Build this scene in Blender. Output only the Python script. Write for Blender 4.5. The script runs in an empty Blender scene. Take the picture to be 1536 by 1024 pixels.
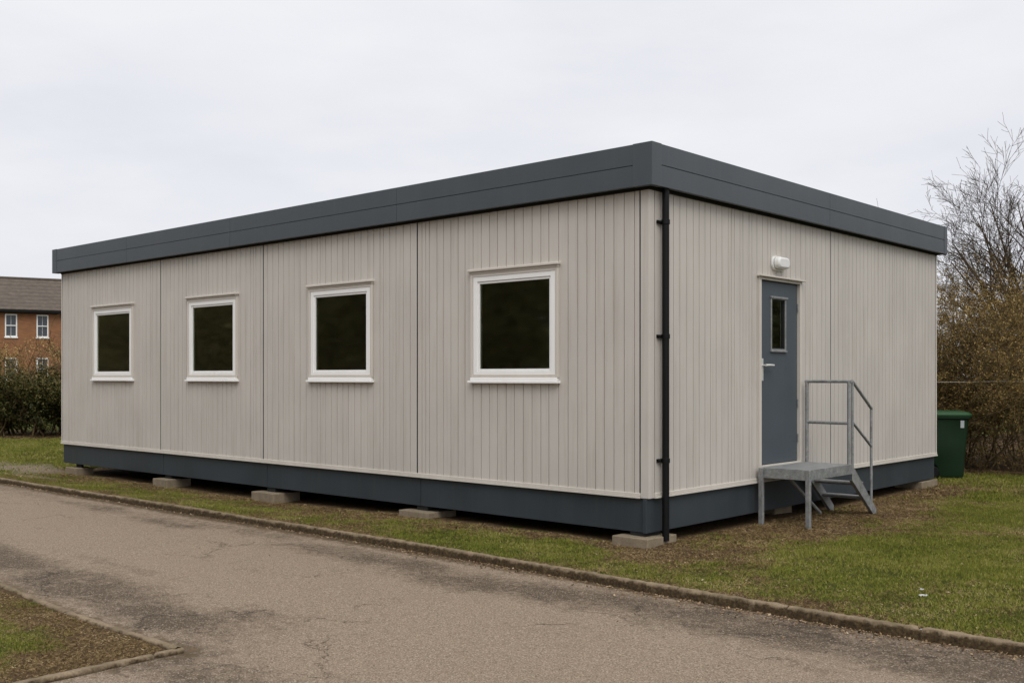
import bpy, bmesh, math, random
import numpy as np
from mathutils import Vector, Matrix
random.seed(7); rng = np.random.default_rng(7)
S = bpy.context.scene; C = S.collection
PI = math.pi

# ------------------------------------------------------------------ camera
CAMX, CAMY, CAMZ, YAW = 5.677, -8.197, 1.6, 0.7357
cd = bpy.data.cameras.new('camera'); cam = bpy.data.objects.new('camera', cd); C.objects.link(cam)
cam.location = (CAMX, CAMY, CAMZ); cam.rotation_euler = (PI/2, 0, YAW)
cd.sensor_width = 36; cd.lens = 1570.07/1536*36; cd.shift_y = 52.75/1536; cd.clip_end = 2000
S.camera = cam
FWD = (-math.sin(YAW), math.cos(YAW)); RGT = (math.cos(YAW), math.sin(YAW))
def out(lat, depth):                       # a ground point so many metres right of and ahead of the viewer
    return (CAMX+FWD[0]*depth+RGT[0]*lat, CAMY+FWD[1]*depth+RGT[1]*lat)

# ------------------------------------------------------------------ materials
def mat(name):
    m = bpy.data.materials.new(name); m.use_nodes = True
    nt = m.node_tree; b = nt.nodes['Principled BSDF']
    return m, nt, b
def N(nt, typ, **kw):
    n = nt.nodes.new(typ)
    for k, v in kw.items():
        if k in n.inputs: n.inputs[k].default_value = v
        else: setattr(n, k, v)
    return n
def L(nt, a, b): nt.links.new(a, b)
def coords(nt, scale=None):
    t = N(nt, 'ShaderNodeTexCoord'); 
    if scale is None: return t.outputs['Object']
    mp = N(nt, 'ShaderNodeMapping'); mp.inputs['Scale'].default_value = scale
    L(nt, t.outputs['Object'], mp.inputs['Vector']); return mp.outputs['Vector']
def noise(nt, vec, scale, detail=4, rough=.55):
    n = N(nt, 'ShaderNodeTexNoise'); n.inputs['Scale'].default_value = scale
    n.inputs['Detail'].default_value = detail; n.inputs['Roughness'].default_value = rough
    L(nt, vec, n.inputs['Vector']); return n.outputs['Fac']
def ramp(nt, fac, stops):
    r = N(nt, 'ShaderNodeValToRGB'); e = r.color_ramp.elements
    while len(e) < len(stops): e.new(.5)
    for i, (p, c) in enumerate(stops):
        e[i].position = p; e[i].color = (*c, 1) if len(c) == 3 else c
    L(nt, fac, r.inputs['Fac']); return r.outputs['Color']
def grey(nt, fac, a, b, va=0., vb=1.):
    m = N(nt, 'ShaderNodeMapRange'); L(nt, fac, m.inputs['Value'])
    m.inputs['From Min'].default_value = a; m.inputs['From Max'].default_value = b
    m.inputs['To Min'].default_value = va; m.inputs['To Max'].default_value = vb
    return m.outputs['Result']
def mix(nt, fac, a, b, mode='MIX'):
    m = N(nt, 'ShaderNodeMix'); m.data_type = 'RGBA'; m.blend_type = mode
    for s, i in ((fac, 0), (a, 6), (b, 7)):
        if isinstance(s, (int, float)): m.inputs[i].default_value = s
        elif isinstance(s, tuple): m.inputs[i].default_value = (*s, 1)
        else: L(nt, s, m.inputs[i])
    return m.outputs[2]
def math_(nt, op, a, b):
    m = N(nt, 'ShaderNodeMath'); m.operation = op
    for i, s in enumerate((a, b)):
        if isinstance(s, (int, float)): m.inputs[i].default_value = s
        else: L(nt, s, m.inputs[i])
    return m.outputs[0]
def bump(nt, b, h, strength, dist=.01):
    n = N(nt, 'ShaderNodeBump'); n.inputs['Strength'].default_value = strength
    n.inputs['Distance'].default_value = dist
    L(nt, h, n.inputs['Height']); L(nt, n.outputs['Normal'], b.inputs['Normal'])

def paint(name, col, rough=.45, var=.08, streak=.0, grain=.2, fine=350, spec=.5, dirt=None):
    m, nt, b = mat(name); v = coords(nt)
    f = noise(nt, v, 1.3, 5); f2 = noise(nt, v, fine, 2)
    c = mix(nt, grey(nt, f, .3, .7), tuple(x*(1-var) for x in col), tuple(x*(1+var) for x in col))
    if streak:
        s = noise(nt, coords(nt, (9, 9, .45)), 1.6, 5, .6)
        c = mix(nt, grey(nt, s, .5, .75, 0, streak), c, dirt or tuple(x*.7 for x in col))
    c = mix(nt, grey(nt, f2, .3, .7, 0, .10), c, tuple(x*.6 for x in col))
    L(nt, c, b.inputs['Base Color'])
    L(nt, grey(nt, f, .3, .7, rough-.06, rough+.08), b.inputs['Roughness'])
    b.inputs['Specular IOR Level'].default_value = spec
    if grain: bump(nt, b, f2, grain, .002)
    return m
M = {}
M['clad'] = paint('cladding', (.530, .495, .452), .55, .05, .45, .35, 260, .35, (.37, .33, .28))
M['trim'] = paint('cream_trim', (.59, .55, .495), .45, .04, .22, .1, 300, .4, (.40, .36, .30))
M['upvc'] = paint('white_plastic', (.86, .855, .84), .32, .02, .06, .0, 300, .45, (.58, .55, .49))
M['slate'] = paint('slate_metal', (.050, .062, .072), .42, .10, .25, .12, 300, .5, (.085, .092, .095))
M['skirt'] = paint('skirt_metal', (.032, .042, .050), .5, .14, .35, .15, 200, .4, (.06, .058, .052))
M['doorp'] = paint('door_paint', (.062, .078, .092), .5, .05, .12, .2, 260, .4, (.09, .10, .11))
M['black'] = paint('black_plastic', (.004, .004, .0045), .5, .2, .0, .0, 300, .22)
M['seal_and_shade'] = paint('rubber_seal_and_shade', (.008, .009, .009), .8, .1, .0, .0)  # black rubber, also used for the painted shade at the eaves
M['steel'] = paint('brushed_steel', (.74, .74, .71), .35, .05, .0, .0); M['steel'].node_tree.nodes['Principled BSDF'].inputs['Metallic'].default_value = .4
M['lampwhite'] = paint('lamp_plastic', (.74, .74, .72), .25, .06, .2, .0, 120, .5)
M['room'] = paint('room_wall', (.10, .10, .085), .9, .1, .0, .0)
M['reveal'] = paint('window_reveal', (.75, .77, .68), .6, .05, .0, .0)
M['roof'] = paint('roof_felt', (.10, .10, .10), .9, .2, .0, .6)
M['binm'] = paint('bin_plastic', (.006, .024, .008), .5, .2, .3, .15, 220, .3, (.008, .017, .007))
M['binlid'] = paint('bin_lid_plastic', (.015, .064, .019), .48, .15, .3, .15, 220, .3, (.03, .06, .02))
M['paper'] = paint('paper', (.50, .50, .48), .8, .08, .0, .0)

def galv():
    m, nt, b = mat('galvanised_steel'); v = coords(nt)
    vo = N(nt, 'ShaderNodeTexVoronoi'); vo.inputs['Scale'].default_value = 55; L(nt, v, vo.inputs['Vector'])
    f = noise(nt, v, 12, 5, .7)
    c = mix(nt, grey(nt, f, .3, .7), (.165, .182, .175), (.30, .322, .312))
    c = mix(nt, .25, c, vo.outputs['Color'], 'SOFT_LIGHT')
    h = N(nt, 'ShaderNodeHueSaturation'); h.inputs['Saturation'].default_value = .35; L(nt, c, h.inputs['Color'])
    L(nt, h.outputs[0], b.inputs['Base Color']); b.inputs['Metallic'].default_value = .35
    L(nt, grey(nt, f, .3, .7, .45, .65), b.inputs['Roughness']); bump(nt, b, f, .15, .003)
    return m
M['galv'] = galv()

def concrete(name, col, moss=0.):
    m, nt, b = mat(name); v = coords(nt)
    f = noise(nt, v, 5, 6, .65); g = noise(nt, v, 90, 4, .7)
    c = mix(nt, grey(nt, f, .3, .7), tuple(x*.62 for x in col), tuple(x*1.2 for x in col))
    c = mix(nt, grey(nt, g, .35, .65, 0, .5), c, tuple(x*.5 for x in col))
    if moss:
        k = noise(nt, v, 3.2, 6, .7)
        c = mix(nt, grey(nt, k, .46, .62, 0, moss), c, (.06, .055, .02))
    L(nt, c, b.inputs['Base Color']); b.inputs['Roughness'].default_value = .93
    b.inputs['Specular IOR Level'].default_value = .2
    bump(nt, b, g, .7, .006); return m
M['concrete'] = concrete('concrete', (.30, .24, .17), .25)
M['kerb'] = concrete('kerb_concrete', (.27, .205, .135), .45)
def stain_kerb():
    nt = M['kerb'].node_tree; b = nt.nodes['Principled BSDF']; src = b.inputs['Base Color'].links[0].from_socket
    n = noise(nt, coords(nt), 11, 6, .75); a = N(nt, 'ShaderNodeAttribute'); a.attribute_name = 'stain'
    k = math_(nt, 'ADD', a.outputs['Fac'], grey(nt, n, .3, .7, -.4, .4))
    mud = ramp(nt, noise(nt, coords(nt), 45, 4, .7), [(.3, (.018, .012, .006)), (.55, (.060, .040, .020)), (.75, (.13, .095, .045))])
    L(nt, mix(nt, grey(nt, k, .3, .75), src, mud), b.inputs['Base Color'])

def glass():
    m = bpy.data.materials.new('tinted_glass'); m.use_nodes = True; nt = m.node_tree
    for n in list(nt.nodes): nt.nodes.remove(n)
    o = N(nt, 'ShaderNodeOutputMaterial'); t = N(nt, 'ShaderNodeBsdfTransparent'); t.inputs['Color'].default_value = (.70, .77, .66, 1)
    g = N(nt, 'ShaderNodeBsdfGlossy'); g.inputs['Roughness'].default_value = .05; g.inputs['Color'].default_value = (.94, 1, .86, 1)
    fr = N(nt, 'ShaderNodeFresnel'); fr.inputs['IOR'].default_value = 1.5
    n = noise(nt, coords(nt), 3.0, 1); bp = N(nt, 'ShaderNodeBump'); bp.inputs['Strength'].default_value = .04; bp.inputs['Distance'].default_value = .01
    L(nt, n, bp.inputs['Height']); L(nt, bp.outputs[0], g.inputs['Normal']); 
    mx = N(nt, 'ShaderNodeMixShader'); L(nt, math_(nt, 'MULTIPLY', fr.outputs[0], 3.3), mx.inputs[0])
    L(nt, t.outputs[0], mx.inputs[1]); L(nt, g.outputs[0], mx.inputs[2]); L(nt, mx.outputs[0], o.inputs[0])
    return m
M['glass'] = glass()

def attr(nt, name):
    a = N(nt, 'ShaderNodeAttribute'); a.attribute_name = name; return a.outputs['Fac']
def lawn_mat():
    m, nt, b = mat('turf_soil'); v = coords(nt)
    g = attr(nt, 'green'); dirt = attr(nt, 'dirt')
    n1 = noise(nt, v, 38, 6, .75); n2 = noise(nt, v, 6, 5, .6); n3 = noise(nt, v, 160, 3, .7)
    soil = ramp(nt, n1, [(.25, (.022, .014, .008)), (.5, (.085, .056, .030)), (.72, (.19, .135, .078))])
    grs = ramp(nt, n1, [(.25, (.014, .018, .004)), (.5, (.055, .062, .014)), (.75, (.15, .14, .045))])
    k = math_(nt, 'ADD', g, grey(nt, n2, .3, .7, -.3, .3))
    c = mix(nt, grey(nt, k, .3, .6), soil, grs)
    gr = ramp(nt, n3, [(.3, (.12, .092, .062)), (.55, (.22, .175, .125)), (.75, (.34, .28, .21))])
    c = mix(nt, dirt, c, gr)
    L(nt, c, b.inputs['Base Color']); b.inputs['Roughness'].default_value = 1; b.inputs['Specular IOR Level'].default_value = .05
    bump(nt, b, n1, 1, .02); return m
M['lawn'] = lawn_mat()
def blade_mat():
    m, nt, b = mat('grass_blades')
    g = attr(nt, 'green'); r = attr(nt, 'rnd')
    live = ramp(nt, r, [(0, (.042, .056, .008)), (.35, (.140, .160, .022)), (.7, (.235, .235, .045)), (.86, (.27, .225, .075)), (1, (.42, .36, .18))])
    dead = ramp(nt, r, [(0, (.065, .038, .016)), (.5, (.20, .135, .062)), (.8, (.29, .205, .10)), (1, (.45, .35, .21))])
    L(nt, mix(nt, g, dead, live), b.inputs['Base Color']); b.inputs['Roughness'].default_value = .75
    b.inputs['Specular IOR Level'].default_value = .15
    return m
M['blade'] = blade_mat()
def asphalt():
    m, nt, b = mat('worn_asphalt'); v = coords(nt)
    d = attr(nt, 'dark'); w = attr(nt, 'soil')
    sp = noise(nt, v, 95, 4, .85); n1 = noise(nt, v, 2.2, 6, .65); n2 = noise(nt, v, 14, 5, .65)
    vo = N(nt, 'ShaderNodeTexVoronoi'); vo.inputs['Scale'].default_value = 120; L(nt, v, vo.inputs['Vector'])
    stone = N(nt, 'ShaderNodeSeparateColor'); L(nt, vo.outputs['Color'], stone.inputs[0])
    light = ramp(nt, sp, [(.30, (.095, .066, .043)), (.5, (.250, .190, .136)), (.70, (.45, .36, .275))])
    dark = ramp(nt, sp, [(.30, (.028, .021, .014)), (.52, (.100, .073, .049)), (.72, (.23, .18, .135))])
    k = math_(nt, 'ADD', d, math_(nt, 'ADD', grey(nt, n1, .3, .7, -.28, .28), grey(nt, n2, .3, .7, -.30, .30)))
    c = mix(nt, grey(nt, k, .22, .92), light, dark)
    c = mix(nt, grey(nt, stone.outputs[0], .82, .97, 0, .6), c, (.46, .38, .29))
    c = mix(nt, grey(nt, stone.outputs[1], .80, .97, 0, .6), c, (.06, .046, .034))
    soil = ramp(nt, n2, [(.3, (.05, .034, .020)), (.7, (.15, .105, .06))])
    ws = math_(nt, 'ADD', w, grey(nt, n2, .3, .7, -.35, .3))
    c = mix(nt, grey(nt, ws, .35, .7), c, soil)
    # cracks
    mp = N(nt, 'ShaderNodeMapping'); mp.inputs['Scale'].default_value = (.62, 1.3, 1); mp.inputs['Location'].default_value = (3.7, 1.9, 0)
    dn = N(nt, 'ShaderNodeTexNoise'); dn.inputs['Scale'].default_value = 2.4; dn.inputs['Detail'].default_value = 7; dn.inputs['Roughness'].default_value = .65; L(nt, v, dn.inputs['Vector'])
    vm = N(nt, 'ShaderNodeVectorMath'); vm.operation = 'MULTIPLY_ADD'; L(nt, dn.outputs['Color'], vm.inputs[0]); vm.inputs[1].default_value = (.9, .9, 0); L(nt, v, vm.inputs[2])
    L(nt, vm.outputs[0], mp.inputs['Vector'])
    ve = N(nt, 'ShaderNodeTexVoronoi'); ve.feature = 'DISTANCE_TO_EDGE'; ve.inputs['Scale'].default_value = .8; L(nt, mp.outputs[0], ve.inputs['Vector'])
    cm = noise(nt, v, .9, 4, .6)
    thr = math_(nt, 'MULTIPLY', grey(nt, ve.outputs['Distance'], .0, .008, 1, 0), grey(nt, math_(nt, 'ADD', cm, math_(nt, 'MULTIPLY', d, .10)), .50, .62))
    c = mix(nt, math_(nt, 'MULTIPLY', thr, .62), c, (.028, .021, .014))
    L(nt, c, b.inputs['Base Color']); b.inputs['Roughness'].default_value = .93; b.inputs['Specular IOR Level'].default_value = .2
    hh = math_(nt, 'SUBTRACT', math_(nt, 'ADD', sp, math_(nt, 'MULTIPLY', stone.outputs[0], .3)), math_(nt, 'MULTIPLY', thr, 1.2))
    bump(nt, b, hh, .8, .008); return m
M['road'] = asphalt()
stain_kerb()
def foliage(name, stops, rough=.6, trans=.0):
    m, nt, b = mat(name); L(nt, ramp(nt, attr(nt, 'rnd'), stops), b.inputs['Base Color'])
    b.inputs['Roughness'].default_value = rough; b.inputs['Specular IOR Level'].default_value = .2; return m
M['hedge'] = foliage('hedge_leaves', [(0, (.020, .024, .006)), (.45, (.062, .060, .014)), (.75, (.13, .100, .028)), (1, (.24, .16, .055))])
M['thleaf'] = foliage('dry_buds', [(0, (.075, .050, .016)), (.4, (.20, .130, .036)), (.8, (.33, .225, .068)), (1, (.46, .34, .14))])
M['conifer'] = foliage('dark_needles', [(0, (.14, .118, .055)), (1, (.36, .30, .15))])
M['evergreen'] = foliage('evergreen_leaves', [(0, (.025, .025, .010)), (1, (.085, .075, .032))])
M['litter'] = foliage('dead_leaves', [(0, (.06, .036, .018)), (.5, (.20, .13, .07)), (.9, (.30, .21, .12)), (1, (.42, .33, .22))], .8)
def bark(name, a, c_):
    m, nt, b = mat(name); f = noise(nt, coords(nt), 9, 5, .7)
    L(nt, mix(nt, grey(nt, f, .3, .7), a, c_), b.inputs['Base Color']); b.inputs['Roughness'].default_value = .9
    b.inputs['Specular IOR Level'].default_value = .15; return m
M['bark'] = bark('bark', (.042, .031, .019), (.115, .085, .055))
M['twig'] = bark('twigs', (.065, .046, .022), (.19, .138, .070))
def brick():
    m, nt, b = mat('orange_brick'); t = N(nt, 'ShaderNodeTexCoord'); sp = N(nt, 'ShaderNodeSeparateXYZ'); L(nt, t.outputs['Object'], sp.inputs[0])
    cb = N(nt, 'ShaderNodeCombineXYZ'); L(nt, math_(nt, 'ADD', sp.outputs[0], sp.outputs[1]), cb.inputs[0]); L(nt, sp.outputs[2], cb.inputs[1])
    br = N(nt, 'ShaderNodeTexBrick'); L(nt, cb.outputs[0], br.inputs['Vector'])
    br.inputs['Scale'].default_value = 1; br.inputs['Brick Width'].default_value = .235; br.inputs['Row Height'].default_value = .078; br.inputs['Mortar Size'].default_value = .008
    br.inputs['Color1'].default_value = (.32, .132, .050, 1); br.inputs['Color2'].default_value = (.22, .090, .036, 1); br.inputs['Mortar'].default_value = (.22, .145, .09, 1)
    n = noise(nt, t.outputs['Object'], .7, 5)
    L(nt, mix(nt, grey(nt, n, .3, .7, 0, .35), br.outputs['Color'], (.20, .085, .04)), b.inputs['Base Color']); b.inputs['Roughness'].default_value = .9; return m
M['brick'] = brick()
def tiles():
    m, nt, b = mat('roof_tiles'); v = coords(nt)
    w = N(nt, 'ShaderNodeTexWave'); w.bands_direction = 'Z'; w.wave_profile = 'SAW'; w.inputs['Scale'].default_value = 1.15; w.inputs['Distortion'].default_value = .6; w.inputs['Detail'].default_value = 3; w.inputs['Detail Scale'].default_value = 3
    L(nt, v, w.inputs['Vector']); n = noise(nt, v, 2.5, 6, .7)
    c = mix(nt, grey(nt, n, .3, .7), (.062, .048, .036), (.125, .098, .075))
    c = mix(nt, grey(nt, w.outputs['Fac'], .0, .35, .6, 0), c, (.03, .024, .02))
    L(nt, c, b.inputs['Base Color']); b.inputs['Roughness'].default_value = .85; bump(nt, b, w.outputs['Fac'], .5, .05); return m
M['tiles'] = tiles()
M['farglass'] = paint('far_window_glass', (.05, .06, .07), .08, .3, .0, .0)
M['wire'] = paint('galvanised_wire', (.38, .38, .36), .5, .1, .0, .0)

# ------------------------------------------------------------------ mesh helpers
class MB:
    def __init__(s): s.bm = bmesh.new()
    def box(s, x0, x1, y0, y1, z0, z1, f=None):
        P = [(x, y, z) for x in (x0, x1) for y in (y0, y1) for z in (z0, z1)]
        if f: P = [f(*p) for p in P]
        v = [s.bm.verts.new(p) for p in P]
        for q in ((0, 1, 3, 2), (4, 6, 7, 5), (0, 4, 5, 1), (2, 3, 7, 6), (0, 2, 6, 4), (1, 5, 7, 3)):
            s.bm.faces.new([v[i] for i in q])
        return s
    def prism(s, poly, f0, f1):            # poly: list of 2-D points; f0/f1 map them to the two ends
        a = [s.bm.verts.new(f0(*p)) for p in poly]; b = [s.bm.verts.new(f1(*p)) for p in poly]
        s.bm.faces.new(a); s.bm.faces.new(b[::-1]); n = len(poly)
        for i in range(n): s.bm.faces.new((a[i], a[(i+1) % n], b[(i+1) % n], b[i]))
        return s
    def tube(s, pts, r, k=12, cap=True):
        pts = [Vector(p) for p in pts]; rr = r if isinstance(r, (list, tuple)) else [r]*len(pts); rings = []
        for i, p in enumerate(pts):
            t = (pts[min(i+1, len(pts)-1)]-pts[max(i-1, 0)]).normalized()
            a = t.orthogonal().normalized() if abs(t.z) < .99 else Vector((1, 0, 0)); 
            if i and rings:
                a = (prev - t*prev.dot(t)).normalized()
            prev = a; b = t.cross(a)
            rings.append([s.bm.verts.new(p+(a*math.cos(2*PI*j/k)+b*math.sin(2*PI*j/k))*rr[i]) for j in range(k)])
        for A, B in zip(rings, rings[1:]):
            for j in range(k): s.bm.faces.new((A[j], A[(j+1) % k], B[(j+1) % k], B[j]))
        if cap: s.bm.faces.new(rings[0][::-1]); s.bm.faces.new(rings[-1])
        return s
    def build(s, name, m, parent=None, bevel=0, smooth=False, loc=None):
        bmesh.ops.recalc_face_normals(s.bm, faces=s.bm.faces)
        me = bpy.data.meshes.new(name); s.bm.to_mesh(me); s.bm.free(); me.materials.append(m)
        if smooth:
            for p in me.polygons: p.use_smooth = True
            me.set_sharp_from_angle(angle=math.radians(40))
        o = bpy.data.objects.new(name, me); C.objects.link(o)
        if parent: o.parent = parent
        if loc: o.location = loc
        if bevel:
            b = o.modifiers.new('bevel', 'BEVEL'); b.width = bevel; b.segments = 2; b.limit_method = 'ANGLE'; b.harden_normals = False
        return o
def tag(o, label=None, cat=None, group=None, kind=None):
    if label: o['label'] = label
    if cat: o['category'] = cat
    if group: o['group'] = group
    if kind: o['kind'] = kind
    return o
def empty(name, loc=(0, 0, 0), rz=0):
    o = bpy.data.objects.new(name, None); C.objects.link(o); o.location = loc; o.rotation_euler = (0, 0, rz); o.empty_display_size = .2; return o
def mesh_np(name, verts, faces, m, parent=None, attrs=None):
    verts = np.asarray(verts, np.float32); faces = np.asarray(faces, np.int32); k = faces.shape[1]
    me = bpy.data.meshes.new(name); me.vertices.add(len(verts)); me.vertices.foreach_set('co', verts.ravel())
    me.loops.add(faces.size); me.loops.foreach_set('vertex_index', faces.ravel())
    me.polygons.add(len(faces)); me.polygons.foreach_set('loop_start', np.arange(0, faces.size, k, dtype=np.int32))
    me.update(calc_edges=True)
    for n, a in (attrs or {}).items():
        at = me.attributes.new(n, 'FLOAT', 'POINT'); at.data.foreach_set('value', np.asarray(a, np.float32))
    me.materials.append(m); o = bpy.data.objects.new(name, me); C.objects.link(o)
    if parent: o.parent = parent
    return o

# numpy value noise
def vnoise(x, y, seed=0):
    xi = np.floor(x).astype(np.int64); yi = np.floor(y).astype(np.int64); fx = x-xi; fy = y-yi
    fx = fx*fx*(3-2*fx); fy = fy*fy*(3-2*fy)
    def h(a, b):
        n = (a*374761393+b*668265263+seed*1442695041) & 0xffffffff
        n = ((n ^ (n >> 13))*1274126177) & 0xffffffff
        return ((n ^ (n >> 16)) & 0xffff)/65535.
    return (h(xi, yi)*(1-fx)+h(xi+1, yi)*fx)*(1-fy)+(h(xi, yi+1)*(1-fx)+h(xi+1, yi+1)*fx)*fy
def fbm(x, y, sc, seed=0, oct=4):
    s = 0; a = .5; t = 0
    for i in range(oct):
        s = s+a*vnoise(x*sc*2**i, y*sc*2**i, seed+i*17); t += a; a *= .55
    return s/t
def sst(a, b, x): t = np.clip((x-a)/(b-a), 0, 1); return t*t*(3-2*t)

# ------------------------------------------------------------------ cabin dimensions (metres)
LEN, WID = 12.25, 7.33
ZB, ZS, ZF0, ZF1 = .443, .118, 3.3885, 3.787
KERB_Y = -1.34; ROADZ = -.062

# ------------------------------------------------------------------ ground
def height(x, y):
    dip = -.055*sst(-2.5, -6.0, x)*sst(-1.25, -.5, y)*sst(-24, -16, x)
    near = sst(-1.34, -1.1, y)
    return dip + near*(.030*(fbm(x, y, 1.7, 3)-.5)+.022*(fbm(x, y, 7, 9, 3)-.5))
def foot(x, y):        # distance outside the cabin footprint
    dx = np.maximum(np.maximum(-LEN-x, x), 0); dy = np.maximum(np.maximum(-y, y-WID), 0)
    return np.hypot(dx, dy)
def dirt_f(x, y):
    d = np.hypot((x+13.6)/2.1, (y+.15)/.75); d2 = np.hypot((x+11.9)/1.5, (y+.75)/.35)
    n = (fbm(x, y, 1.6, 31)-.5)*1.1
    return np.clip(1.25-np.minimum(d, d2)+n, 0, 1)*(y > -1.36)
def green_f(x, y):
    n = fbm(x, y, 1.1, 5, 5); n2 = fbm(x, y, 3.5, 55, 4)
    n3 = fbm(x, y, 9, 57, 3); g = .76+1.6*(n-.5)+1.1*(n2-.5)+.9*(n3-.5)
    f = foot(x, y)
    lim = np.where(x > 0, .95, .42)
    lim = lim+(fbm(x, y, 1.3, 77)-.5)*1.1
    g = g-.75*(1-sst(lim*.25, lim*1.3+.15, f))
    # earth round the foot of the steps
    g = g-.9*np.exp(-(((x-.8)/.75)**2+((y-2.6)/1.5)**2)*1.0)
    g = g-.7*np.exp(-(((x-.6)/.9)**2+((y+.45)/.55)**2)*1.0)
    g = g-.4*np.exp(-(((x-2.6)/.25)**2+((y+.3)/.12)**2))
    g = g-.45*np.exp(-((y+1.34)/.10)**2)
    g = g+.35*np.exp(-(((x-2.2)/1.3)**2+((y-1.2)/1.4)**2))+.3*np.exp(-(((x-1.6)/1.0)**2+((y-4.6)/1.6)**2))
    g = g+.30*np.exp(-(((x+1.5)/.9)**2+((y+.85)/.22)**2))
    g = np.where(y < KERB_Y, .36+1.8*(n-.5)+1.1*(n2-.5)+.8*(n3-.5)+.75*np.exp(-(((x+1.5)/.8)**2+((y+5.85)/.6)**2))-.35*np.exp(-((y+5.0)/.3)**2), g)
    g = g+.22*sst(-12.5, -14.5, x)
    dep = (x-CAMX)*FWD[0]+(y-CAMY)*FWD[1]; g = g-1.3*sst(16.9, 17.4, dep)*(x > -4)*(y > 7)-1.3*sst(26.7, 27.4, dep)*sst(31.5, 30.5, dep)*(x < -14)
    g = np.where(y < -15, .8, g)
    return np.clip(g, 0, 1)
def warp(x, y):      # the turf edge follows the back of the kerb
    return y+(kerb_line(x)+.006-KERB_Y)*(1-sst(KERB_Y, KERB_Y+.9, y))
def kerb_line(x): return KERB_Y-.040-.145*sst(-2.6, 3.0, x)+.016*(vnoise(x*.45, 0*x, 5)-.5)
def axis(segs):
    a = [segs[0][0]]
    for lo, hi, st in segs:
        n = max(1, round((hi-lo)/st)); a += [lo+(hi-lo)*(i+1)/n for i in range(n)]
    return np.array(a)
def sheet(name, xs, ys, zf, m, attrf):
    X, Y = np.meshgrid(xs, ys, indexing='ij'); x = X.ravel(); y = Y.ravel(); z = zf(x, y)
    ny = len(ys); i = np.arange(len(xs)-1)[:, None]*ny+np.arange(ny-1)[None, :]; i = i.ravel()
    F_ = np.stack([i, i+ny, i+ny+1, i+1], 1)
    if name == 'lawn': y = warp(x, y)
    o = mesh_np(name, np.stack([x, y, z+0*x], 1), F_, m, None, {k: f(x, y) for k, f in attrf.items()})
    for p in o.data.polygons: p.use_smooth = True
    return tag(o, kind='structure')
xs = axis([(-600, -60, 60), (-60, -20, 2), (-20, 8, .08), (8, 30, 2), (30, 600, 60)])
ys = axis([(KERB_Y, 12, .08), (12, 40, 1.5), (40, 700, 60)])
sheet('lawn', xs, ys, height, M['lawn'], {'green': green_f, 'dirt': dirt_f})
# small lawn in the near left corner, held in by a flush edging
ex = axis([(-60, -12, 4), (-12, -.05, .08)]); ey = axis([(-16, -9, .6), (-9, -4.87, .07)])
def edge_shift(x): return .18*sst(-1.2, -4.5, x)
def patch_z(x, y): return -.046+.02*(fbm(x, y, 2, 41)-.5)+.012*(fbm(x, y, 9, 43)-.5)
X, Y = np.meshgrid(ex, ey, indexing='ij'); x = X.ravel(); y = Y.ravel(); y2 = y+edge_shift(x)
ny = len(ey); i = (np.arange(len(ex)-1)[:, None]*ny+np.arange(ny-1)[None, :]).ravel()
tag(mesh_np('lawn_corner', np.stack([x, y2, patch_z(x, y2)], 1), np.stack([i, i+ny, i+ny+1, i+1], 1), M['lawn'], None,
        {'green': green_f(x, y2), 'dirt': 0*x}), kind='structure')
# asphalt
def blobs(x, y, lst):
    s = 0*x
    for bx, by, rx, ry, a in lst: s = np.maximum(s, a*np.exp(-(((x-bx)/rx)**2+((y-by)/ry)**2)**1.3))
    return s
DARK = [(-4.6, -4.25, 1.9, .42, 1), (-2.4, -4.35, 1.5, .42, 1), (-1.0, -4.45, 1.0, .33, 1), (-.1, -5.0, .5, .45, .9), (.5, -5.0, .6, .4, .65), (-.5, -4.1, .6, .25, .55),
        (-7.2, -1.85, 1.1, .22, .7), (-5.2, -2.0, .9, .20, .75), (-4.2, -1.75, 2.0, .25, .6), (-1.6, -1.95, 1.6, .30, .85), (-.2, -2.15, 1.0, .34, .95), (.6, -2.05, 1.1, .33, .95),
        (2.2, -1.95, 1.6, .42, 1), (3.8, -2.0, 1.4, .55, 1), (1.2, -1.9, 1.0, .3, .9), (-3.3, -3.7, 1.2, .12, .5), (-10, -1.7, 2.0, .25, .5)]
def dark_f(x, y): return np.clip(blobs(x, y, DARK)+.35*(fbm(x, y, .8, 61)-.55), 0, 1)
def soil_f(x, y): return np.clip(np.exp(-((y+1.46)/.17)**2)*.85+np.exp(-((y-edge_shift(x)+4.80)/.10)**2)*(x < .1)*.6+.5*np.exp(-((x-.03)/.08)**2)*(y < -4.8), 0, 1)
xr = axis([(-600, -60, 60), (-60, -14, 2), (-14, 7, .07), (7, 30, 1), (30, 600, 60)])
yr = axis([(-18.4, -9, .8), (-9, -1.42, .07)])
def road_z(x, y): return ROADZ+.018*(fbm(x, y, .7, 71)-.5)
sheet('road', xr, yr, road_z, M['road'], {'dark': dark_f, 'soil': soil_f})
# verge across the road, behind the viewer
sheet('far_verge', axis([(-600, -80, 60), (-80, 80, 4), (80, 600, 60)]), axis([(-700, -60, 80), (-60, -18.3, 2)]), lambda x, y: -.05+.02*fbm(x, y, .5), M['lawn'], {'green': lambda x, y: .8+0*x, 'dirt': lambda x, y: 0*x})

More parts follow.
